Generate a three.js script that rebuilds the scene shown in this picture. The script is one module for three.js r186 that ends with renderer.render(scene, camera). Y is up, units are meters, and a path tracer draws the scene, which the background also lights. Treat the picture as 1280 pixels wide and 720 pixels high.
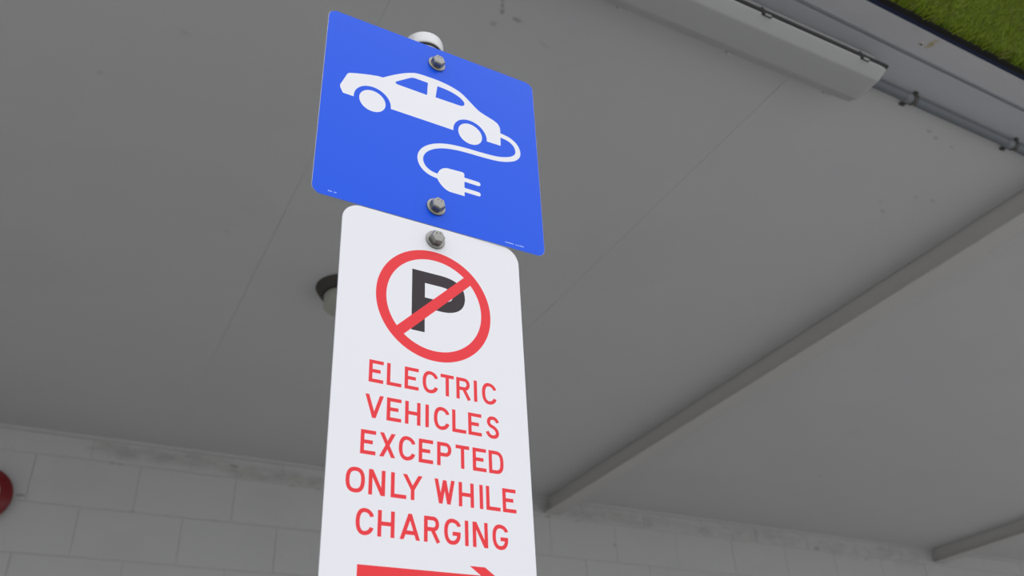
import * as THREE from 'three';
import { RoundedBoxGeometry } from 'three/addons/geometries/RoundedBoxGeometry.js';
import { mergeGeometries } from 'three/addons/utils/BufferGeometryUtils.js';

// ---------------------------------------------------------------- camera, sky, exposure
const scene = new THREE.Scene();
const camera = new THREE.PerspectiveCamera(2 * Math.atan(360 / 1109.76) * 180 / Math.PI, 16 / 9, 0.05, 300);
camera.position.set(0, 1.5, 0);                       // eye height, looking up under the canopy
camera.rotation.set(0.56600, -0.51243, -0.05482, 'YXZ');
camera.focus = 1.03;                                  // focused on the sign
camera.userData.fStop = 7;
scene.add(camera);

const renderer = new THREE.WebGLRenderer({ antialias: true });
renderer.toneMapping = THREE.LinearToneMapping;
renderer.toneMappingExposure = 1.0;
renderer.shadowMap.enabled = true;

{ // even overcast sky: brighter towards the zenith, the same all the way round
  const w = 64, h = 64, data = new Float32Array(w * h * 4), top = 2.15;
  for (let j = 0; j < h; j++) {
    const s = Math.max(0, Math.sin(((j + 0.5) / h - 0.5) * Math.PI)), l = top * (1 + 1.4 * s) / 2.4;
    for (let i = 0; i < w; i++) data.set([l * 0.972, l * 0.987, l * 1.03, 1], (j * w + i) * 4);
  }
  const sky = new THREE.DataTexture(data, w, h, THREE.RGBAFormat, THREE.FloatType);
  sky.mapping = THREE.EquirectangularReflectionMapping;
  sky.magFilter = THREE.LinearFilter; sky.needsUpdate = true;
  scene.background = sky; scene.environment = sky;
}

// ---------------------------------------------------------------- helpers
let seed = 20240607;
const rnd = () => { seed = (seed * 1664525 + 1013904223) >>> 0; return seed / 4294967296; };
const rr = (a, b) => a + (b - a) * rnd();
const lin = (r, g, b) => new THREE.Color().setRGB(r, g, b);
const std = (o) => new THREE.MeshStandardMaterial(o);
function mesh(name, geo, mat, parent = scene, [x, y, z] = [0, 0, 0]) {
  const m = new THREE.Mesh(geo, mat); m.name = name; m.position.set(x, y, z);
  m.castShadow = m.receiveShadow = true; parent.add(m); return m;
}
function group(name, [x, y, z] = [0, 0, 0], turn = 0) {
  const g = new THREE.Group(); g.name = name; g.position.set(x, y, z); g.rotation.y = turn; scene.add(g); return g;
}
const tag = (o, label, category) => { o.userData.label = label; o.userData.category = category; return o; };
const structure = (o, label, category) => { o.userData.kind = 'structure'; o.userData.label = label; o.userData.category = category; return o; };
function canvasTexture(w, h, draw) {
  const c = document.createElement('canvas'); c.width = w; c.height = h; draw(c.getContext('2d'), w, h);
  const t = new THREE.CanvasTexture(c); t.colorSpace = THREE.SRGBColorSpace; t.magFilter = THREE.LinearFilter; t.anisotropy = 8; return t;
}
const box = (x0, x1, y0, y1, z0, z1) => new THREE.BoxGeometry(x1 - x0, y1 - y0, z1 - z0).translate((x0 + x1) / 2, (y0 + y1) / 2, (z0 + z1) / 2);
function mottle(g, w, h, n, rMin, rMax, alpha, tones) {   // soft irregular paint patches
  for (let i = 0; i < n; i++) {
    g.globalAlpha = alpha * rr(0.4, 1); g.fillStyle = tones[Math.floor(rnd() * tones.length)];
    const x = rnd() * w, y = rnd() * h, r = rr(rMin, rMax); g.beginPath();
    for (let k = 0; k < 9; k++) { const a = k / 9 * 6.283, q = r * rr(0.5, 1.1); g.lineTo(x + Math.cos(a) * q * 1.4, y + Math.sin(a) * q); }
    g.fill();
  }
  g.globalAlpha = 1;
}
function roundedRect(w, h, r) {
  const s = new THREE.Shape(), a = w / 2, b = h / 2;
  s.moveTo(-a + r, -b); s.lineTo(a - r, -b); s.absarc(a - r, -b + r, r, -Math.PI / 2, 0); s.lineTo(a, b - r); s.absarc(a - r, b - r, r, 0, Math.PI / 2);
  s.lineTo(-a + r, b); s.absarc(-a + r, b - r, r, Math.PI / 2, Math.PI); s.lineTo(-a, -b + r); s.absarc(-a + r, -b + r, r, Math.PI, Math.PI * 1.5);
  return s;
}

// ---------------------------------------------------------------- setting: sizes in metres, y = 0 on the ground
const CEIL = 3.06, WALLZ = -3.88, X0 = -3.2, X1 = 9.6, FRONT = -0.85;

{ // ground
  const t = canvasTexture(1024, 1024, (g, w, h) => {
    g.fillStyle = '#9a9998'; g.fillRect(0, 0, w, h);
    mottle(g, w, h, 2600, 3, 40, 0.10, ['#8a8887', '#a7a6a5', '#91908f']);
    mottle(g, w, h, 5000, 1, 2, 0.3, ['#7a7a7a', '#afafaf']);
  });
  t.wrapS = t.wrapT = THREE.RepeatWrapping; t.repeat.set(16, 16);
  structure(mesh('floor', box(-40, 40, -0.2, 0, -10, 70), std({ map: t, roughness: 0.92 })), 'pale grey concrete paving in front of and under the canopy', 'floor');
}

const grimeTex = canvasTexture(2048, 512, (g, w, h) => {       // covers x -1..5.4, y 1.46..3.06 of the block wall
  const S = 320, px = (x) => (x + 1) * S, py = (y) => (3.06 - y) * S;
  g.fillStyle = '#c6c6c4'; g.fillRect(0, 0, w, h);
  mottle(g, w, h, 900, 6, 46, 0.05, ['#b9b8b6', '#cfcfcd', '#bfbebb']);
  mottle(g, w, h, 2400, 1, 2.2, 0.12, ['#a9a8a2', '#d9d8d4']);
  const smear = (x0, x1, y0, y1, n, a) => { for (let i = 0; i < n; i++) { g.globalAlpha = a * rr(0.3, 1); g.fillStyle = ['#6f6d68', '#7b7973', '#666460'][i % 3];
    const x = px(rr(x0, x1)), y = py(rr(y0, y1)), r = rr(2, 9); g.beginPath(); for (let k = 0; k < 8; k++) { const t = k / 8 * 6.283, q = r * rr(0.4, 1.1); g.lineTo(x + Math.cos(t) * q * 2.6, y + Math.sin(t) * q); } g.fill(); } g.globalAlpha = 1; };
  smear(0.12, 0.36, 2.99, 3.045, 60, 0.05); smear(0.36, 0.72, 2.985, 3.04, 90, 0.05); smear(0.7, 1.12, 2.965, 3.02, 110, 0.05);
  smear(2.2, 2.9, 2.97, 3.04, 140, 0.05); smear(2.9, 4.3, 2.97, 3.04, 200, 0.05); smear(4.3, 5.2, 2.93, 3.03, 120, 0.06);
  for (const [x, y, r] of [[0.22, 2.957, 4], [0.25, 2.956, 3], [0.98, 2.956, 4], [1.1, 2.955, 3], [-0.09, 2.78, 4], [0.33, 2.76, 3], [0.66, 2.758, 3], [2.32, 2.958, 5], [2.5, 2.957, 4], [2.72, 2.85, 3], [0.71, 3.01, 5], [4.6, 2.94, 5], [4.2, 2.97, 6], [3.55, 2.96, 4]]) {
    g.globalAlpha = 0.3; g.fillStyle = '#56544f'; g.beginPath(); for (let k = 0; k < 9; k++) { const t = k / 9 * 6.283, q = r * rr(0.4, 1); g.lineTo(px(x) + Math.cos(t) * q * 1.8, py(y) + Math.sin(t) * q * 0.7); } g.fill();
  }
  g.globalAlpha = 1;
});
{ // back wall of painted concrete blocks
  const mMortar = std({ color: lin(0.52, 0.515, 0.50), roughness: 0.95 });
  const mBlock = std({ map: grimeTex, roughness: 0.85 });
  const wall = structure(mesh('wall_back', box(X0, X1, 0, CEIL, WALLZ - 0.2, WALLZ - 0.0028), mMortar), 'painted concrete block wall at the back of the canopy', 'wall');
  function blockGeo(x0, x1, y0, y1, frontZ) {                    // chamfered face, four returns
    const c = 0.0022, b = WALLZ - 0.006, P = [], N = [], U = [], I = [];
    const quad = (a, bb, cc, d) => {
      const e1 = new THREE.Vector3().subVectors(bb, a), e2 = new THREE.Vector3().subVectors(d, a), n = e1.cross(e2).normalize(), o = P.length / 3;
      for (const v of [a, bb, cc, d]) { P.push(v.x, v.y, v.z); N.push(n.x, n.y, n.z); U.push((v.x + 1) / 6.4, (v.y - 1.46) / 1.6); }
      I.push(o, o + 1, o + 2, o, o + 2, o + 3);
    };
    const V = (x, y, z) => new THREE.Vector3(x, y, z), m = frontZ - c;
    const f = [V(x0 + c, y0 + c, frontZ), V(x1 - c, y0 + c, frontZ), V(x1 - c, y1 - c, frontZ), V(x0 + c, y1 - c, frontZ)];
    const r = [V(x0, y0, m), V(x1, y0, m), V(x1, y1, m), V(x0, y1, m)], k = [V(x0, y0, b), V(x1, y0, b), V(x1, y1, b), V(x0, y1, b)];
    quad(...f);
    for (let i = 0; i < 4; i++) { const j = (i + 1) % 4; quad(r[i], r[j], f[j], f[i]); quad(k[i], k[j], r[j], r[i]); }
    const g = new THREE.BufferGeometry();
    g.setAttribute('position', new THREE.Float32BufferAttribute(P, 3)); g.setAttribute('normal', new THREE.Float32BufferAttribute(N, 3));
    g.setAttribute('uv', new THREE.Float32BufferAttribute(U, 2)); g.setIndex(I); return g;
  }
  const J = 0.0026, JV = 0.0012, rest = [];
  for (let row = 0; row < 16; row++) {
    const y1 = row === 0 ? CEIL : 2.958 - 0.2 * (row - 1), y0 = 2.958 - 0.2 * row;
    if (y1 < 0.02) break;
    const shift = row % 2 ? 0.329 : 0.129;
    for (let x = shift - 4; x < X1; x += 0.4) {
      const a = Math.max(X0, x), b = Math.min(X1, x + 0.4); if (b - a < 0.03) continue;
      const geo = blockGeo(a + JV, b - JV, Math.max(0, y0) + J, y1 - (row ? J : 0), WALLZ + rr(-0.0007, 0.0007));
      if (row < 7) mesh('block', geo, mBlock, wall); else rest.push(geo);
    }
  }
  const low = mesh('lower_blocks', mergeGeometries(rest), mBlock, wall); low.userData.kind = 'stuff';
}
{ // side wall, outside the frame on the left, and its end
  structure(mesh('wall_left', box(X0 - 0.2, X0, 0, CEIL, WALLZ - 0.2, -0.95), std({ color: lin(0.55, 0.545, 0.53), roughness: 0.9 })), 'plain painted side wall closing the left end of the canopy', 'wall');
}
const ceilTex = canvasTexture(2048, 1024, (g, w, h) => {          // covers x -2..6.2, z -4.1..0
  const S = w / 8.2, px = (x) => (x + 2) * S, py = (z) => (-z) * S;
  g.fillStyle = '#c9c9c8'; g.fillRect(0, 0, w, h);
  mottle(g, w, h, 700, 10, 70, 0.035, ['#bfbebd', '#d2d2d1', '#c4c3c1']);
  const mark = (x, z, rx, ry, a, turn = 0) => { g.save(); g.translate(px(x), py(z)); g.rotate(turn); g.globalAlpha = a * 0.6; g.fillStyle = '#4c4b48'; g.beginPath();
    for (let k = 0; k < 10; k++) { const t = k / 10 * 6.283, q = rr(0.5, 1); g.lineTo(Math.cos(t) * q * rx * S, Math.sin(t) * q * ry * S); } g.fill(); g.restore(); };
  for (const [x, z, rx, ry, a, t] of [[0.645, -1.116, 0.013, 0.004, 0.55, 1.3], [0.651, -1.131, 0.013, 0.004, 0.6, 1.0], [0.659, -1.146, 0.011, 0.006, 0.6, 1.2], [0.70, -1.152, 0.016, 0.006, 0.5, 0.1], [0.655, -1.185, 0.012, 0.008, 0.3, 0],
    [0.79, -1.19, 0.02, 0.004, 0.2, 0.3], [1.86, -1.012, 0.02, 0.005, 0.35, 0.2], [1.9, -1.024, 0.014, 0.005, 0.35, 0.1], [1.97, -1.03, 0.01, 0.005, 0.25, 0], [2.12, -1.22, 0.012, 0.008, 0.25, 0.4], [2.02, -1.32, 0.02, 0.006, 0.28, 0.4], [1.98, -1.29, 0.014, 0.006, 0.2, 1.2], [2.06, -1.23, 0.008, 0.008, 0.2, 0],
    [1.03, -2.0, 0.01, 0.008, 0.2, 0], [0.3, -2.2, 0.012, 0.01, 0.12, 0], [-0.1, -1.7, 0.01, 0.01, 0.15, 0], [0.05, -1.5, 0.012, 0.01, 0.12, 0], [3.5, -3.1, 0.012, 0.01, 0.2, 0]]) mark(x, z, rx, ry, a, t);
  g.globalAlpha = 1;
});
{ // ceiling: slab, sheets with fine joints, two downstand beams
  const mSheet = std({ map: ceilTex, roughness: 0.8 });
  const mBeam = std({ color: lin(0.56, 0.55, 0.53), roughness: 0.75 });
  const ceil = structure(mesh('ceiling', box(X0, X1, CEIL + 0.012, CEIL + 0.3, WALLZ - 0.2, FRONT), std({ color: lin(0.58, 0.58, 0.575), roughness: 0.9 })), 'white painted sheet ceiling under the canopy', 'ceiling');
  const edges = [X0, -1.475, -0.525, 0.425, 1.38, 2.33], pairs = [];
  for (let i = 0; i + 1 < edges.length; i++) pairs.push([edges[i], edges[i + 1]]);
  pairs.push([2.42, 5.26], [5.35, X1]);
  for (const [a, b] of pairs) {
    const g = box(a + (a > X0 ? 0.0009 : 0), b - (b === 2.33 || b === 5.26 ? 0.004 : 0.0009), CEIL, CEIL + 0.012, WALLZ, FRONT - 0.06), p = g.attributes.position, u = g.attributes.uv;
    for (let i = 0; i < p.count; i++) u.setXY(i, (p.getX(i) + 2) / 8.2, 1 + p.getZ(i) / 4.1);
    mesh('ceiling_panel', g, mSheet, ceil);
  }
  for (const x of [-1.475, -0.525, 0.425, 1.38]) mesh('joint_filler', box(x - 0.006, x + 0.006, CEIL + 0.0008, CEIL + 0.0115, WALLZ, FRONT - 0.06), mBeam, ceil);
  for (const x of [2.33, 5.26]) {                                   // steel beams: thin web, flange below
    const zc = (-0.93 + WALLZ) / 2, len = -0.93 - WALLZ;
    const beam = mesh('beam', new RoundedBoxGeometry(0.012, 0.092, len, 2, 0.002).translate(x + 0.006, CEIL - 0.037, zc), mBeam, ceil);
    mesh('flange', new RoundedBoxGeometry(0.09, 0.008, len, 2, 0.0025).translate(x + 0.013, CEIL - 0.084, zc), mBeam, beam);
    mesh('packer', box(x + 0.002, x + 0.09, CEIL - 0.002, CEIL + 0.0119, WALLZ, -0.93), mBeam, beam);
  }
  // small quarter bead where ceiling and wall meet
  const mBead = std({ color: lin(0.52, 0.515, 0.505), roughness: 0.7 });
  let n = 1;
  for (const [a, b] of [[X0, 2.33], [2.42, 5.26], [5.35, X1]]) {
    const s = new THREE.Shape(); s.moveTo(0, 0); s.lineTo(0.015, 0); s.quadraticCurveTo(0.0135, -0.0135, 0, -0.015); s.lineTo(0, 0);
    const g = new THREE.ExtrudeGeometry(s, { depth: b - a, bevelEnabled: false, curveSegments: 6 }); g.rotateY(Math.PI / 2); g.scale(1, 1, -1);
    const idx = g.index; if (!idx) { const p = g.attributes.position; for (let i = 0; i < p.count; i += 3) { const x = p.getX(i + 1), y = p.getY(i + 1), z = p.getZ(i + 1); p.setXYZ(i + 1, p.getX(i + 2), p.getY(i + 2), p.getZ(i + 2)); p.setXYZ(i + 2, x, y, z); } g.computeVertexNormals(); }
    structure(mesh('trim_' + n++, g, mBead, scene, [a, CEIL - 0.0005, WALLZ]), 'narrow painted bead between ceiling and block wall', 'trim');
  }
}
const EDGE = 0.0165;      // the canopy's front edge runs a degree off the wall's line
{ // fascia of the canopy: two white metal strips seen from below, with a recessed joint
  const mWhite = std({ color: lin(0.44, 0.45, 0.465), roughness: 0.5 });
  const stripTex = canvasTexture(2048, 64, (g, w, h) => {       // 4 m of the outer strip, one rusty drip at the screw
    g.fillStyle = '#b9b9ba'; g.fillRect(0, 0, w, h);
    mottle(g, w, h, 260, 4, 30, 0.06, ['#adadaf', '#c3c3c3']);
    const u = (x) => (x + 1.6) / 4 * w;
    for (let i = 0; i < 26; i++) { g.globalAlpha = 0.09; g.fillStyle = '#9a7a3c'; g.beginPath(); g.ellipse(u(0.004 + rr(0, 0.012)), 34 - rr(0, 26), rr(1.5, 4), rr(3, 8), 0.3, 0, 7); g.fill(); }
    g.globalAlpha = 0.12; g.fillStyle = '#a08a5c'; for (const x of [-0.06, 0.02, 0.2, 0.33]) { g.beginPath(); g.ellipse(u(x), 8, 9, 3, 0, 0, 7); g.fill(); }
    g.globalAlpha = 1;
  });
  const f = group('canopy_fascia', [1.6, CEIL, -0.776], EDGE); structure(f, 'white metal fascia edging along the front of the canopy', 'fascia');
  const L0 = -4.75, L1 = 7.9;
  mesh('inner_strip', new RoundedBoxGeometry(L1 - L0, 0.006, 0.098, 2, 0.0015).translate((L0 + L1) / 2, -0.001, -0.118), mWhite, f);
  const outer = box(L0, L1, -0.006, -0.001, -0.058, 0.004), p = outer.attributes.position, u = outer.attributes.uv;
  for (let i = 0; i < p.count; i++) u.setXY(i, (p.getX(i) + 1.6) / 4, (p.getZ(i) + 0.058) / 0.062);
  stripTex.wrapS = THREE.ClampToEdgeWrapping;
  mesh('outer_strip', outer, std({ map: stripTex, roughness: 0.42 }), f);
  mesh('joint_lip', box(L0, L1, -0.0075, -0.006, -0.058, -0.0545), mWhite, f);
  mesh('joint_back', box(L0, L1, 0.003, 0.012, -0.076, -0.05), mWhite, f);
  mesh('fascia_board', box(L0, L1, 0.012, 0.9, -0.05, -0.002), std({ color: lin(0.3, 0.3, 0.3), roughness: 0.9 }), f);
  const s = mesh('screw', new THREE.LatheGeometry([[0, -0.003], [0.0018, -0.003], [0.002, -0.0016], [0.0052, -0.0012], [0.006, 0], [0, 0]].map(([a, b]) => new THREE.Vector2(a, b)), 14), std({ color: lin(0.62, 0.6, 0.52), roughness: 0.6 }), f, [-0.014, -0.006, -0.027]);
  mesh('screw_recess', new THREE.CylinderGeometry(0.0027, 0.0027, 0.0008, 10), std({ color: lin(0.02, 0.02, 0.02), roughness: 0.9 }), s, [0, -0.0034, 0]);
}
{ // artificial turf on the outside of the fascia
  const t = group('artificial_turf', [1.6, CEIL, -0.776], EDGE); tag(t, 'bright green artificial turf cladding above the white canopy edge', 'turf');
  mesh('backing', box(-3.2, 4.4, -0.004, 0.88, 0.0045, 0.0125), std({ color: lin(0.006, 0.012, 0.045), roughness: 0.9 }), t);
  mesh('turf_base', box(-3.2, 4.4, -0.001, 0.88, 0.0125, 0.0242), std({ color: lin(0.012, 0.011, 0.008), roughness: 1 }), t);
  const parts = [];
  for (let b = 0; b < 7; b++) {
    const bx = rr(-0.004, 0.004), by = rr(-0.004, 0.004), dx = rr(-0.5, 0.5), dy = rr(-0.45, 0.45), len = rr(0.02, 0.033), w = rr(0.0009, 0.0014), cx = rr(-0.4, 0.4), cy = rr(-0.5, 0.4), tw = rr(0, 3.14);
    const P = [], I = [], n = 3;
    for (let k = 0; k <= n; k++) { const s = k / n, ww = w * (1 - 0.75 * s * s), ox = Math.cos(tw + s * 0.6) * ww, oy = Math.sin(tw + s * 0.6) * ww;
      const x = bx + len * (dx * s + cx * s * s), y = by + len * (dy * s + cy * s * s), z = len * s * (1 - 0.22 * s);
      P.push(x - ox, y - oy, z, x + ox, y + oy, z); if (k < n) { const o = k * 2; I.push(o, o + 1, o + 3, o, o + 3, o + 2); } }
    const g = new THREE.BufferGeometry(); g.setAttribute('position', new THREE.Float32BufferAttribute(P, 3)); g.setIndex(I); g.computeVertexNormals(); parts.push(g);
  }
  const tuft = mergeGeometries(parts), W = 7.6, Hh = 0.86, step = 0.0060, nx = Math.floor(W / step), ny = Math.floor(Hh / step);
  const inst = new THREE.InstancedMesh(tuft, std({ color: 0xffffff, roughness: 0.75, side: THREE.DoubleSide }), nx * ny);
  inst.name = 'turf_pile'; inst.userData.kind = 'stuff'; inst.castShadow = inst.receiveShadow = true;
  const M = new THREE.Matrix4(), Q = new THREE.Quaternion(), E3 = new THREE.Euler(), S = new THREE.Vector3(), Pp = new THREE.Vector3(), C = new THREE.Color();
  let i = 0;
  for (let a = 0; a < nx; a++) for (let b = 0; b < ny; b++) {
    E3.set(rr(-0.2, 0.4), rr(-0.2, 0.2), rr(-0.35, 0.35)); Q.setFromEuler(E3); const s = rr(0.8, 1.15); S.set(s * (rnd() < 0.5 ? -1 : 1), s, s);
    Pp.set(-3.2 + (a + rr(0, 1)) * step, 0.0015 + (b + rr(0, 1)) * step, 0.0240); M.compose(Pp, Q, S); inst.setMatrixAt(i, M);
    const k = rr(0.6, 1.3), y = rnd(); if (y < 0.08) C.setRGB(0.20 * k, 0.19 * k, 0.05 * k); else C.setRGB((0.125 + 0.10 * y) * k, (0.215 + 0.08 * y) * k, 0.006 * k);
    inst.setColorAt(i++, C);
  }
  t.add(inst);
}

// ---------------------------------------------------------------- sign post
const galv = std({ color: lin(0.50, 0.50, 0.50), metalness: 0.6, roughness: 0.5 });
const boltMetal = std({ color: lin(0.26, 0.257, 0.24), metalness: 0.85, roughness: 0.34 });
const alu = std({ color: lin(0.62, 0.63, 0.65), metalness: 0.7, roughness: 0.4 });

const WHITE = '#ebebee', RED = '#ec3b41', INK = '#352d31', BLUE = '#0f56e3';
const blueTex = canvasTexture(1536, 1536, (g, w, h) => {
  const s = w / 300; g.fillStyle = BLUE; g.fillRect(0, 0, w, h);
  g.setTransform(s, 0, 0, -s, w / 2, h / 2);                    // millimetres from the middle of the sign, y up
  const poly = (pts) => { g.beginPath(); pts.forEach(([x, y], i) => (i ? g.lineTo(x, y) : g.moveTo(x, y))); g.closePath(); };
  const spline = (pts, close) => { const c = new THREE.CatmullRomCurve3(pts.map(([x, y]) => new THREE.Vector3(x, y, 0)), !!close, 'centripetal'); g.beginPath(); c.getPoints(160).forEach((v, i) => (i ? g.lineTo(v.x, v.y) : g.moveTo(v.x, v.y))); };
  g.fillStyle = WHITE; g.strokeStyle = WHITE;
  // car body
  g.beginPath(); g.moveTo(-109.6, 11.7);
  { const r = 24.2, cx = -85.5, cy = 14; const a = Math.asin((11.7 - cy) / r); g.arc(cx, cy, r, Math.PI - a, a, true); }
  g.lineTo(24.8, 11.6);
  { const r = 24.2, cx = 48.9, cy = 14; const a = Math.asin((11.7 - cy) / r); g.arc(cx, cy, r, Math.PI - a, a, true); }
  g.lineTo(93.6, 12.2); g.lineTo(94, 40); g.quadraticCurveTo(93.5, 48, 88.6, 51.3); g.bezierCurveTo(82, 55.2, 70, 57.5, 63, 61.2);
  g.bezierCurveTo(55, 66, 46, 77, 36, 83); g.bezierCurveTo(28, 87.6, 12, 90.6, -2, 90.8); g.bezierCurveTo(-14, 90.8, -24, 90.6, -30, 89); g.bezierCurveTo(-44, 84, -60, 72, -73.5, 60.6);
  g.bezierCurveTo(-78, 60.4, -80, 60.2, -83, 59.4); g.bezierCurveTo(-95, 56.5, -107, 52.5, -117, 48.6); g.quadraticCurveTo(-119.2, 47.4, -120.4, 44); g.lineTo(-127.6, 24); g.quadraticCurveTo(-128, 21, -126.6, 18); g.lineTo(-123.8, 12.4); g.quadraticCurveTo(-123.4, 11.7, -122, 11.7);
  g.closePath(); g.fill();
  for (const cx of [-85.5, 48.9]) { g.beginPath(); g.arc(cx, 14.6, 17.2, 0, 7); g.fill(); }
  g.fillStyle = BLUE;
  g.beginPath(); g.moveTo(-54.4, 57.6); g.lineTo(-12.6, 57.2); g.lineTo(-11.6, 79.6); g.lineTo(-30, 79.6); g.quadraticCurveTo(-34, 79.2, -37, 76.8); g.lineTo(-55.6, 61.8); g.quadraticCurveTo(-57.4, 59, -54.4, 57.6); g.fill();
  g.beginPath(); g.moveTo(-0.6, 58.4); g.lineTo(35, 59); g.bezierCurveTo(43, 60.4, 42.4, 66.6, 38.6, 70.4); g.bezierCurveTo(32, 76.6, 20, 80, 2, 79.8); g.closePath(); g.fill();
  // lead
  g.lineWidth = 7.6; g.lineJoin = 'round';
  spline([[91, 30.8], [100, 30], [108.8, 27.4], [116, 21.5], [119.2, 13.5], [118.6, 5.5], [113.5, -1.6], [106, -6.4], [95, -10.6], [84, -12.9], [62.8, -14.6], [45, -15.4], [28, -17], [15, -19.6], [3, -23.8], [-8, -30.4], [-16.6, -39.6], [-20.4, -49.8], [-19.2, -59.4], [-14.4, -66.6], [-7, -71], [4, -73]]); g.stroke();
  // plug
  g.fillStyle = WHITE; g.beginPath(); g.moveTo(2.6, -69.4); g.bezierCurveTo(4.4, -62, 9, -56.4, 16.4, -55.2); g.lineTo(36, -54); g.quadraticCurveTo(39.2, -53.8, 39.3, -57); g.lineTo(39.3, -91.2); g.lineTo(20, -91.4); g.bezierCurveTo(12, -90.6, 6, -84, 2.6, -77); g.closePath(); g.fill();
  for (const y of [-65, -81.3]) { g.beginPath(); g.moveTo(38, y + 3.3); g.lineTo(58.4, y + 3.3); g.arc(58.4, y, 3.3, Math.PI / 2, -Math.PI / 2, true); g.lineTo(38, y - 3.3); g.closePath(); g.fill(); }
  // makers' small print: illegible strokes at this size
  g.fillStyle = '#c9d6fb';
  for (const [x0, x1, y, dash] of [[-131, -121, -142.4, 1.1], [94, 118.5, -143, 1.3]]) for (let x = x0; x < x1; x += dash * 1.55) { if (Math.abs(x - (x0 + x1) / 2) < 0.6) continue; g.fillRect(x, y - 0.75, dash, rr(1.1, 1.7)); }
});
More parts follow.
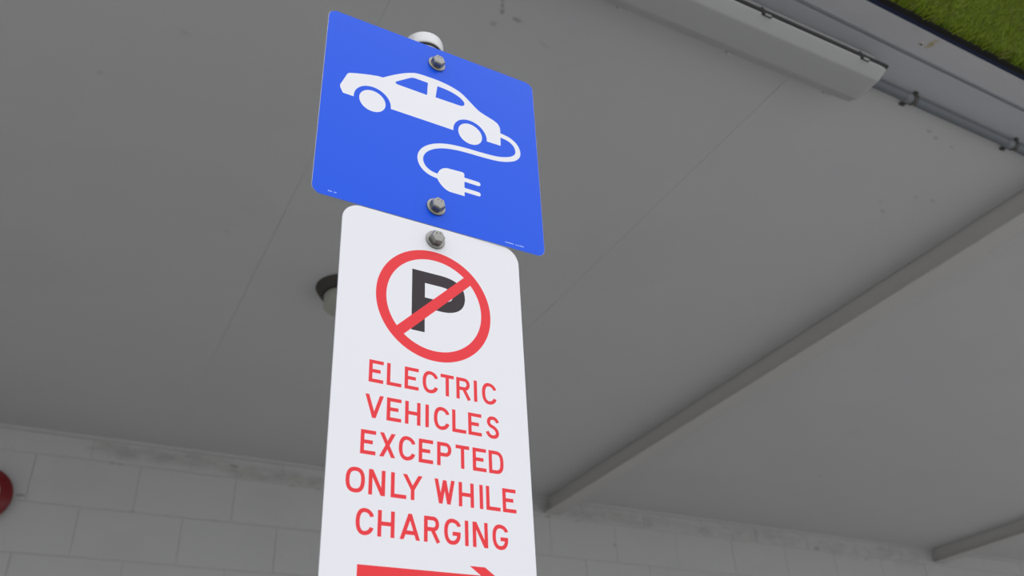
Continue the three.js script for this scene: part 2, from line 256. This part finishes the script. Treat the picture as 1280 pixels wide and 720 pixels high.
const whiteTex = canvasTexture(1024, 2048, (g, w, h) => {
  const s = w / 225; g.fillStyle = WHITE; g.fillRect(0, 0, w, h);
  g.setTransform(s, 0, 0, -s, w / 2, 0.6 * s);                        // millimetres from the middle of the top edge, y up
  g.fillStyle = INK; g.strokeStyle = INK;
  // P
  g.save(); g.translate(-0.5, -0.9); g.beginPath(); g.moveTo(-27.2, -142); g.lineTo(-27.2, -64.5); g.lineTo(8, -64.5); g.bezierCurveTo(28, -64.8, 38.4, -72, 38.4, -87.4); g.bezierCurveTo(38.4, -103, 27, -111.2, 9, -111.4); g.lineTo(-11.6, -111.4); g.lineTo(-11.6, -142); g.closePath(); g.fill();
  g.fillStyle = WHITE; g.beginPath(); g.moveTo(-11.6, -79.2); g.lineTo(7, -79.2); g.bezierCurveTo(17, -79.2, 23, -81.4, 23, -88); g.bezierCurveTo(23, -95.4, 17, -98, 7, -98); g.lineTo(-11.6, -98); g.closePath(); g.fill(); g.restore();
  // ring and bar
  g.strokeStyle = RED; g.lineWidth = 12; g.beginPath(); g.arc(0.3, -105.2, 64, 0, 7); g.stroke();
  g.lineWidth = 11.8; g.beginPath(); g.moveTo(0.3 - 44, -105.2 - 44); g.lineTo(0.3 + 44, -105.2 + 44); g.stroke();
  // arrow
  g.fillStyle = RED; const ay = -403.8; g.beginPath(); [[-77.2, ay + 8.4], [49.2, ay + 8.4], [37.2, ay + 16.6], [54, ay + 16.6], [78, ay], [54, ay - 16.6], [37.2, ay - 16.6], [49.2, ay - 8.4], [-77.2, ay - 8.4]].forEach(([x, y], i) => (i ? g.lineTo(x, y) : g.moveTo(x, y))); g.fill();
  // lettering, 25 mm high road-sign capitals drawn with a 3.9 mm stroke
  const H = 25, k = 3.9, hk = k / 2;
  const glyph = {
    E: (w) => [[[hk, H], [hk, 0]], [[0, H - hk], [w, H - hk]], [[0, hk], [w, hk]], [[0, H / 2 + 0.3], [w * 0.8, H / 2 + 0.3]]],
    L: (w) => [[[hk, H], [hk, 0]], [[0, hk], [w, hk]]],
    T: (w) => [[[0, H - hk], [w, H - hk]], [[w / 2, H], [w / 2, 0]]],
    I: () => [[[hk, H], [hk, 0]]],
    H: (w) => [[[hk, H], [hk, 0]], [[w - hk, H], [w - hk, 0]], [[0, H / 2], [w, H / 2]]],
    X: (w) => [[[2.2, H], [w - 2.2, 0]], [[w - 2.2, H], [2.2, 0]]],
    N: (w) => [[[hk, H], [hk, 0]], [[w - hk, H], [w - hk, 0]], [[hk + 0.2, H], [w - hk - 0.2, 0]]],
    V: (w) => [[[2, H], [w / 2, 0.6], [w - 2, H]]],
    W: (w) => [[[1.9, H], [w * 0.3, 0.6], [w / 2, H - 1], [w * 0.7, 0.6], [w - 1.9, H]]],
    Y: (w) => [[[2.2, H], [w / 2, H * 0.42], [w - 2.2, H]], [[w / 2, H * 0.46], [w / 2, 0]]],
    A: (w) => [[[2, 0], [w / 2, H - 0.6], [w - 2, 0]], [[w * 0.22, H * 0.27], [w * 0.78, H * 0.27]]],
  };
  const curves = {
    C: (w) => { const r = w / 2 - hk, o = 0.2; g.moveTo(w - 1.4, H - 7.4); g.bezierCurveTo(w - 2.8, H - hk + o - 0.4, r * 1.15 + hk, H - hk + o, r + hk, H - hk + o); g.bezierCurveTo(hk + 1.6, H - hk + o, hk, H - 7, hk, H / 2); g.bezierCurveTo(hk, 7, hk + 1.6, hk - o, r + hk, hk - o); g.bezierCurveTo(r * 1.15 + hk, hk - o, w - 2.8, hk - o + 0.4, w - 1.4, 7.4); },
    G: (w) => { const r = w / 2 - hk, o = 0.2; g.moveTo(w - 1.6, H - 7); g.bezierCurveTo(w - 3, H - hk + o - 0.4, r * 1.15 + hk, H - hk + o, r + hk, H - hk + o); g.bezierCurveTo(hk + 1.6, H - hk + o, hk, H - 7, hk, H / 2); g.bezierCurveTo(hk, 7, hk + 1.6, hk - o, r + hk, hk - o); g.bezierCurveTo(w - hk - 1.8, hk - o, w - hk, 6, w - hk, H / 2 - 1.9); g.lineTo(w / 2 + 0.2, H / 2 - 1.9); },
    O: (w) => { const r = w / 2 - hk; g.moveTo(w / 2, H - hk); g.bezierCurveTo(w - hk - 1.2, H - hk, w - hk, H - 7, w - hk, H / 2); g.bezierCurveTo(w - hk, 7, w - hk - 1.2, hk, w / 2, hk); g.bezierCurveTo(hk + 1.2, hk, hk, 7, hk, H / 2); g.bezierCurveTo(hk, H - 7, hk + 1.2, H - hk, w / 2, H - hk); g.closePath(); },
    D: (w) => { g.moveTo(hk, hk); g.lineTo(hk, H - hk); g.lineTo(w * 0.46, H - hk); g.bezierCurveTo(w - hk - 0.6, H - hk, w - hk, H - 7, w - hk, H / 2); g.bezierCurveTo(w - hk, 7, w - hk - 0.6, hk, w * 0.46, hk); g.closePath(); },
    P: (w) => { const b = H * 0.4; g.moveTo(hk, 0); g.lineTo(hk, H - hk); g.lineTo(w * 0.56, H - hk); g.bezierCurveTo(w - hk + 0.4, H - hk, w - hk + 0.4, b + hk, w * 0.56, b + hk); g.lineTo(hk, b + hk); },
    R: (w) => { const b = H * 0.42; g.moveTo(hk, 0); g.lineTo(hk, H - hk); g.lineTo(w * 0.54, H - hk); g.bezierCurveTo(w - hk + 0.2, H - hk, w - hk + 0.2, b + hk, w * 0.54, b + hk); g.lineTo(hk, b + hk); g.moveTo(w * 0.5, b + hk); g.lineTo(w - 2.1, 0); },
    S: (w) => { g.moveTo(w - 2.2, H - 6.4); g.bezierCurveTo(w - 4, H - hk + 0.2, w / 2 + 1.5, H - hk + 0.2, w / 2, H - hk + 0.2); g.bezierCurveTo(hk + 0.6, H - hk, hk - 0.2, H * 0.60, w / 2 - 1, H * 0.54); g.bezierCurveTo(w - hk + 1.4, H * 0.43, w - hk + 0.8, hk - 0.2, w / 2, hk - 0.2); g.bezierCurveTo(4.4, hk - 0.2, 2.6, 4.6, 1.7, 7.2); },
  };
  g.lineCap = 'butt'; g.lineJoin = 'miter'; g.miterLimit = 3; g.lineWidth = k; g.strokeStyle = RED;
  const wid = { E: 15.9, L: 16.3, T: 15.7, I: 3.9, H: 17.1, X: 16.8, N: 17, V: 19.6, W: 22.2, Y: 21, A: 20.8, C: 17.3, G: 17.9, O: 19.3, D: 17.5, P: 17.2, R: 17.5, S: 16.8 };
  const lines = [
    ['ELECTRIC', -213.4, [-73.8, -54.2, -34.4, -14.0, 6.8, 25.4, 46.5, 56.4]],
    ['VEHICLES', -252.1, [-76.4, -53.2, -33.2, -10.6, -1.0, 20.0, 38.8, 59.7]],
    ['EXCEPTED', -290.6, [-79.4, -59.6, -39.2, -17.7, 2.6, 23.6, 43.1, 62.0]],
    ['ONLYWHILE', -329.8, [-92.4, -69.4, -46.6, -34.2, -0.2, 26.4, 50.0, 57.5, 76.6]],
    ['CHARGING', -368.5, [-80.5, -58.8, -36.3, -11.4, 10.0, 32.6, 41.2, 63.3]],
  ];
  for (const [word, y, xs] of lines) [...word].forEach((ch, i) => {
    g.save(); g.translate(xs[i], y); g.beginPath();
    const flat = 'VWYAXN'.includes(ch); if (flat) { g.save(); g.beginPath(); g.rect(-2, 0, 30, H); g.clip(); g.beginPath(); }
    if (glyph[ch]) for (const path of glyph[ch](wid[ch])) path.forEach(([x, yy], n) => (n ? g.lineTo(x, yy) : g.moveTo(x, yy)));
    else curves[ch](wid[ch]);
    if (flat) { g.lineCap = 'square'; g.stroke(); g.restore(); } else g.stroke();
    g.restore();
  });
  // faint scuffs on the sheet
  for (let i = 0; i < 14; i++) { g.globalAlpha = 0.10; g.strokeStyle = '#8d8d92'; g.lineWidth = 0.5; const x = rr(-105, 105), y = rr(-430, -20); g.beginPath(); g.moveTo(x, y); g.lineTo(x + rr(-3, 3), y + rr(-3, 3)); g.stroke(); }
  g.globalAlpha = 1;
});

{
  const post = group('parking_sign_post', [0.33616, 0, -0.77171], 0.02165);
  tag(post, 'metal post carrying a blue charging sign above a white no-parking sign', 'sign post');
  const BY = 2.27262, PZ = -0.040;                               // middle of the blue sheet; pole axis behind it
  // pole and its cap
  const pole = mesh('pole', new THREE.CylinderGeometry(0.0255, 0.0255, BY + 0.176, 40).translate(0, (BY + 0.176) / 2, 0), galv, post, [0, 0, PZ]);
  const cap = mesh('pole_cap', new THREE.LatheGeometry([[0.0262, 0], [0.0275, 0.001], [0.0277, 0.004], [0.0275, 0.0175], [0.0266, 0.0205], [0.0235, 0.0225], [0.012, 0.0245], [0, 0.025]].map(([a, b]) => new THREE.Vector2(a, b)), 44),
    std({ color: lin(0.66, 0.66, 0.66), metalness: 0.25, roughness: 0.5 }), pole, [0, BY + 0.1728, 0]); cap.userData.label = 'pale rounded metal cap';
  mesh('seal_ring', new THREE.CylinderGeometry(0.0268, 0.0268, 0.0032, 40), std({ color: lin(0.012, 0.012, 0.012), roughness: 0.8 }), pole, [0, BY + 0.1712, 0]);
  // a sheet: aluminium plate with a printed face
  const sheet = (name, w, h, r, tex, [x, y, z], [pitch, yaw, roll], label, rough) => {
    const T = 0.0016, plate = mesh(name, new THREE.ExtrudeGeometry(roundedRect(w, h, r), { depth: T, bevelEnabled: false, curveSegments: 10 }).translate(0, 0, -T), alu, post, [x, y, z]);
    plate.rotation.set(pitch, yaw, roll, 'YXZ'); plate.userData.label = label;
    const fg = new THREE.ExtrudeGeometry(roundedRect(w - 0.0006, h - 0.0006, r - 0.0003), { depth: 0.0003, bevelEnabled: false, curveSegments: 10 }), p = fg.attributes.position, u = fg.attributes.uv;
    for (let i = 0; i < p.count; i++) u.setXY(i, p.getX(i) / w + 0.5, p.getY(i) / h + 0.5);
    mesh('printed_face', fg, new THREE.MeshPhysicalMaterial({ map: tex, roughness: rough, specularIntensity: 0.45 }), plate);
    return plate;
  };
  const blue = sheet('blue_sign_panel', 0.30, 0.30, 0.012, blueTex, [0, BY, 0], [-0.0022, 0, -0.0056], 'square blue sheet with a white car and charging plug', 0.3);
  const white = sheet('white_sign_panel', 0.225, 0.45, 0.022, whiteTex, [0, 0, 0], [0.0159, 0.0162, 0.0081], 'tall white sheet with red no-parking roundel and lettering', 0.4);
  // the white sheet hangs from the middle of its top edge, leaning in a little at its foot
  white.geometry.translate(0, -0.225, 0); white.children[0].geometry.translate(0, -0.225, 0);
  { const c = Math.cos(0.02165), s = Math.sin(0.02165), dx = 0.33466 - 0.33616, dz = -0.77134 + 0.77171; white.position.set(dx * c - dz * s, 1.5 + 0.6219, dx * s + dz * c); }
  // flanged hexagon bolts, each with a bracket to the pole
  const hex = (turn) => {
    const flange = new THREE.LatheGeometry([[0, 0], [0.0118, 0], [0.0122, 0.0009], [0.0119, 0.0018], [0.0098, 0.0026], [0, 0.0026]].map(([a, b]) => new THREE.Vector2(a, b)), 28).rotateX(Math.PI / 2);
    const head = new THREE.LatheGeometry([[0.0092, 0.002], [0.0092, 0.0082], [0.0081, 0.0098], [0.0070, 0.0102], [0, 0.0104]].map(([a, b]) => new THREE.Vector2(a, b)), 6).toNonIndexed(); head.computeVertexNormals(); head.rotateX(Math.PI / 2).rotateZ(turn);
    return [flange, head];
  };
  const bolt = (parent, x, y, turn) => {
    const [f, h] = hex(turn), b = mesh('bolt', f, boltMetal, parent, [x, y, 0.0003]); mesh('bolt_head', h, boltMetal, b);
    const m = std({ color: lin(0.12, 0.12, 0.12), roughness: 0.7, metalness: 0.5 });
    for (let i = 0; i < 2; i++) mesh('head_mark', new THREE.CylinderGeometry(0.0006, 0.0006, 0.0006, 8).rotateX(Math.PI / 2), m, b, [Math.cos(turn + 0.6 + i * 1.1) * 0.0042, Math.sin(turn + 0.6 + i * 1.1) * 0.0042, 0.0105]);
  };
  bolt(blue, 0.0006, 0.1196, 0.35); bolt(blue, 0.0006, -0.1216, 0.2); bolt(white, 0.0004, -0.0192, 0.55); bolt(white, 0.0004, -0.4308, 0.1);
  for (const y of [BY + 0.1196, BY - 0.1216, BY - 0.1712, BY - 0.5825]) {
    mesh('bracket', new RoundedBoxGeometry(0.046, 0.026, 0.0115, 2, 0.002), galv, post, [0, y, -0.0079 - (y < 1.8 ? 0.006 : 0)]);
    mesh('clamp_strap', new THREE.TorusGeometry(0.0268, 0.0015, 8, 36).scale(1, 1, 8).rotateX(Math.PI / 2), galv, post, [0, y, PZ]);
  }
  mesh('base_collar', new THREE.LatheGeometry([[0.0256, 0], [0.055, 0], [0.055, 0.006], [0.034, 0.012], [0.0256, 0.03]].map(([a, b]) => new THREE.Vector2(a, b)), 32), galv, post, [0, 0, PZ]);
}

// ---------------------------------------------------------------- batten light under the canopy edge
{
  const b = group('batten_light', [0.8965, CEIL, -0.923]); tag(b, 'long pale batten light with clip-on cover fixed along the canopy edge', 'ceiling light');
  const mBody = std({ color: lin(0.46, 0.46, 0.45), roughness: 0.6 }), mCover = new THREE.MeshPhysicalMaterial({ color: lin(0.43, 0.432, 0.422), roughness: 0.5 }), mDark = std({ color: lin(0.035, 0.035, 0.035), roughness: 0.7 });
  const Lh = 0.6255;
  mesh('base_tray', new RoundedBoxGeometry(Lh * 2 - 0.012, 0.054, 0.090, 3, 0.006), mBody, b, [0, -0.0315, 0]);
  mesh('gasket_shadow_lip', new RoundedBoxGeometry(Lh * 2 - 0.002, 0.009, 0.126, 3, 0.003), mDark, b, [0, -0.0562, 0.002]);  // seal widened into a dark lip that stands in for shade along the near edge
  { // cover: rounded trough, pulled in at both ends
    const prof = []; const wTop = 0.0600, yT = -0.060;
    for (const [z, y] of [[-wTop, yT], [-wTop, yT - 0.003], [-0.0575, -0.066], [-0.0355, -0.0795], [-0.0325, -0.0808], [-0.029, -0.0815], [0, -0.082]]) prof.push([z, y]);
    for (let k = 5; k >= 0; k--) prof.push([-prof[k][0], prof[k][1]]);
    const P = [], I = [], n = prof.length, secs = [];
    for (const [t, q] of [[0, 0], [0.02, 0.35], [0.1, 0.62], [0.3, 0.86], [0.6, 0.97], [1, 1]]) secs.push([-Lh + t * 0.03, q]);
    for (let i = secs.length - 1; i >= 0; i--) secs.push([-secs[i][0], secs[i][1]]);
    for (const [x, q] of secs) for (const [z, y] of prof) P.push(x, yT + (y - yT) * q, z * (0.80 + 0.20 * q));
    for (let s = 0; s + 1 < secs.length; s++) for (let k = 0; k < n; k++) { const k2 = (k + 1) % n, o = s * n, o2 = o + n; I.push(o + k, o2 + k, o2 + k2, o + k, o2 + k2, o + k2); }
    const g = new THREE.BufferGeometry(); g.setAttribute('position', new THREE.Float32BufferAttribute(P, 3)); g.setIndex(I); g.computeVertexNormals();
    mesh('cover', g, mCover, b);
  }
  const steel = std({ color: lin(0.6, 0.6, 0.58), metalness: 0.9, roughness: 0.35 });
  for (let i = 0; i < 5; i++) for (const s of [1, -1]) {
    const x = 1.445 - 0.8965 - i * 0.2935, c = mesh('clip', new RoundedBoxGeometry(0.026, 0.014, 0.006, 2, 0.0015), s > 0 ? mDark : mBody, b, [x, -0.060, s * 0.0605]);
    mesh('clip_latch', new RoundedBoxGeometry(0.017, 0.003, 0.004, 2, 0.001), steel, c, [0.001, -0.0065, s * 0.0025]);
    mesh('clip_hook', new RoundedBoxGeometry(0.008, 0.012, 0.006, 2, 0.0015), s > 0 ? mDark : mBody, c, [-0.008, 0.0105, s * -0.001]);
  }
}
// ---------------------------------------------------------------- conduit
{
  const c = group('conduit', [1.6, CEIL - 0.0165, -0.9365], 0.0145); tag(c, 'grey plastic conduit running from the batten light, held by metal saddles', 'conduit');
  const pvc = std({ color: lin(0.15, 0.165, 0.18), roughness: 0.5 }), sad = std({ color: lin(0.10, 0.098, 0.09), metalness: 0.5, roughness: 0.55 }), head = std({ color: lin(0.55, 0.54, 0.5), metalness: 0.8, roughness: 0.4 });
  mesh('pipe', new THREE.CylinderGeometry(0.0125, 0.0125, 3.6, 24).rotateZ(Math.PI / 2).translate(1.8 - 0.105, 0, 0), pvc, c);
  for (let i = 0; i < 8; i++) {
    const x = 0.1 + i * 0.394, s = group('saddle'); s.removeFromParent(); s.position.set(x, 0, 0); c.add(s);
    const arc = new THREE.Shape(); arc.absarc(0, 0, 0.0145, Math.PI, Math.PI * 2, false); arc.lineTo(0.0145, 0.011); arc.lineTo(0.0128, 0.011); arc.lineTo(0.0128, 0); arc.absarc(0, 0, 0.0128, Math.PI * 2, Math.PI, true); arc.lineTo(-0.0128, 0.011); arc.lineTo(-0.0145, 0.011); arc.closePath();
    mesh('strap', new THREE.ExtrudeGeometry(arc, { depth: 0.014, bevelEnabled: false, curveSegments: 14 }).rotateY(Math.PI / 2), sad, s, [0, 0, 0]);
    mesh('far_foot', new RoundedBoxGeometry(0.016, 0.004, 0.020, 1, 0.0008), sad, s, [0.007, 0.0105, -0.0235]);
    mesh('near_foot', new RoundedBoxGeometry(0.014, 0.002, 0.005, 1, 0.0006), sad, s, [0.007, 0.0112, 0.0165]);
    mesh('foot_screw', new THREE.SphereGeometry(0.0036, 10, 6).scale(1, 0.6, 1), sad, s, [0.007, 0.0085, -0.0265]);
    mesh('strap_rivet', new THREE.SphereGeometry(0.003, 10, 6), head, s, [0.008, -0.0118, -0.0065]);
    mesh('pipe_sleeve', new THREE.CylinderGeometry(0.0132, 0.0132, 0.02, 24, 1).rotateZ(Math.PI / 2), std({ color: lin(0.20, 0.21, 0.225), roughness: 0.5 }), s, [-0.012, 0, 0]);
  }
}
// ---------------------------------------------------------------- round ceiling fitting half hidden by the sign
{
  const d = group('round_ceiling_fitting', [0.706, CEIL, -2.362]); tag(d, 'small round ceiling fitting with pale disc and dark surround behind the white sign', 'ceiling fitting');
  const L = (p, n = 44) => new THREE.LatheGeometry(p.map(([a, b]) => new THREE.Vector2(a, b)), n);
  mesh('surround', L([[0, 0], [0.088, 0], [0.089, -0.003], [0.082, -0.016], [0.074, -0.028], [0.064, -0.030], [0.060, -0.028], [0, -0.028]].reverse()), std({ color: lin(0.06, 0.054, 0.045), roughness: 0.8 }), d);
  mesh('diffuser', L([[0, -0.028], [0.057, -0.028], [0.0605, -0.034], [0.0605, -0.070], [0.056, -0.076], [0.03, -0.079], [0, -0.0795]].reverse()), std({ color: lin(0.42, 0.42, 0.36), roughness: 0.5 }), d);
}
// ---------------------------------------------------------------- fire bell
{
  const b = group('fire_bell', [-0.222, 1.5 + 1.258, WALLZ]); tag(b, 'red fire alarm bell mounted on the painted block wall', 'alarm bell');
  const L = (p) => new THREE.LatheGeometry(p.map(([a, c]) => new THREE.Vector2(a, c)), 48).rotateX(Math.PI / 2);
  const red = new THREE.MeshPhysicalMaterial({ color: lin(0.19, 0.003, 0.005), roughness: 0.35 });
  mesh('mounting_box', new RoundedBoxGeometry(0.1, 0.1, 0.03, 3, 0.006), std({ color: lin(0.25, 0.01, 0.01), roughness: 0.5 }), b, [0, 0, 0.0152]);
  mesh('gong', L([[0.094, 0.024], [0.106, 0.024], [0.108, 0.028], [0.107, 0.038], [0.101, 0.050], [0.086, 0.060], [0.066, 0.065], [0, 0.067]]), red, b);
  mesh('label_disc', L([[0.060, 0.0655], [0.0605, 0.0668], [0.04, 0.0682], [0, 0.0686]]), std({ color: lin(0.5, 0.49, 0.47), roughness: 0.5 }), b);
  mesh('centre_nut', new THREE.CylinderGeometry(0.009, 0.0095, 0.008, 6).rotateX(Math.PI / 2), galv, b, [0, 0, 0.0724]);
}
renderer.render(scene, camera);
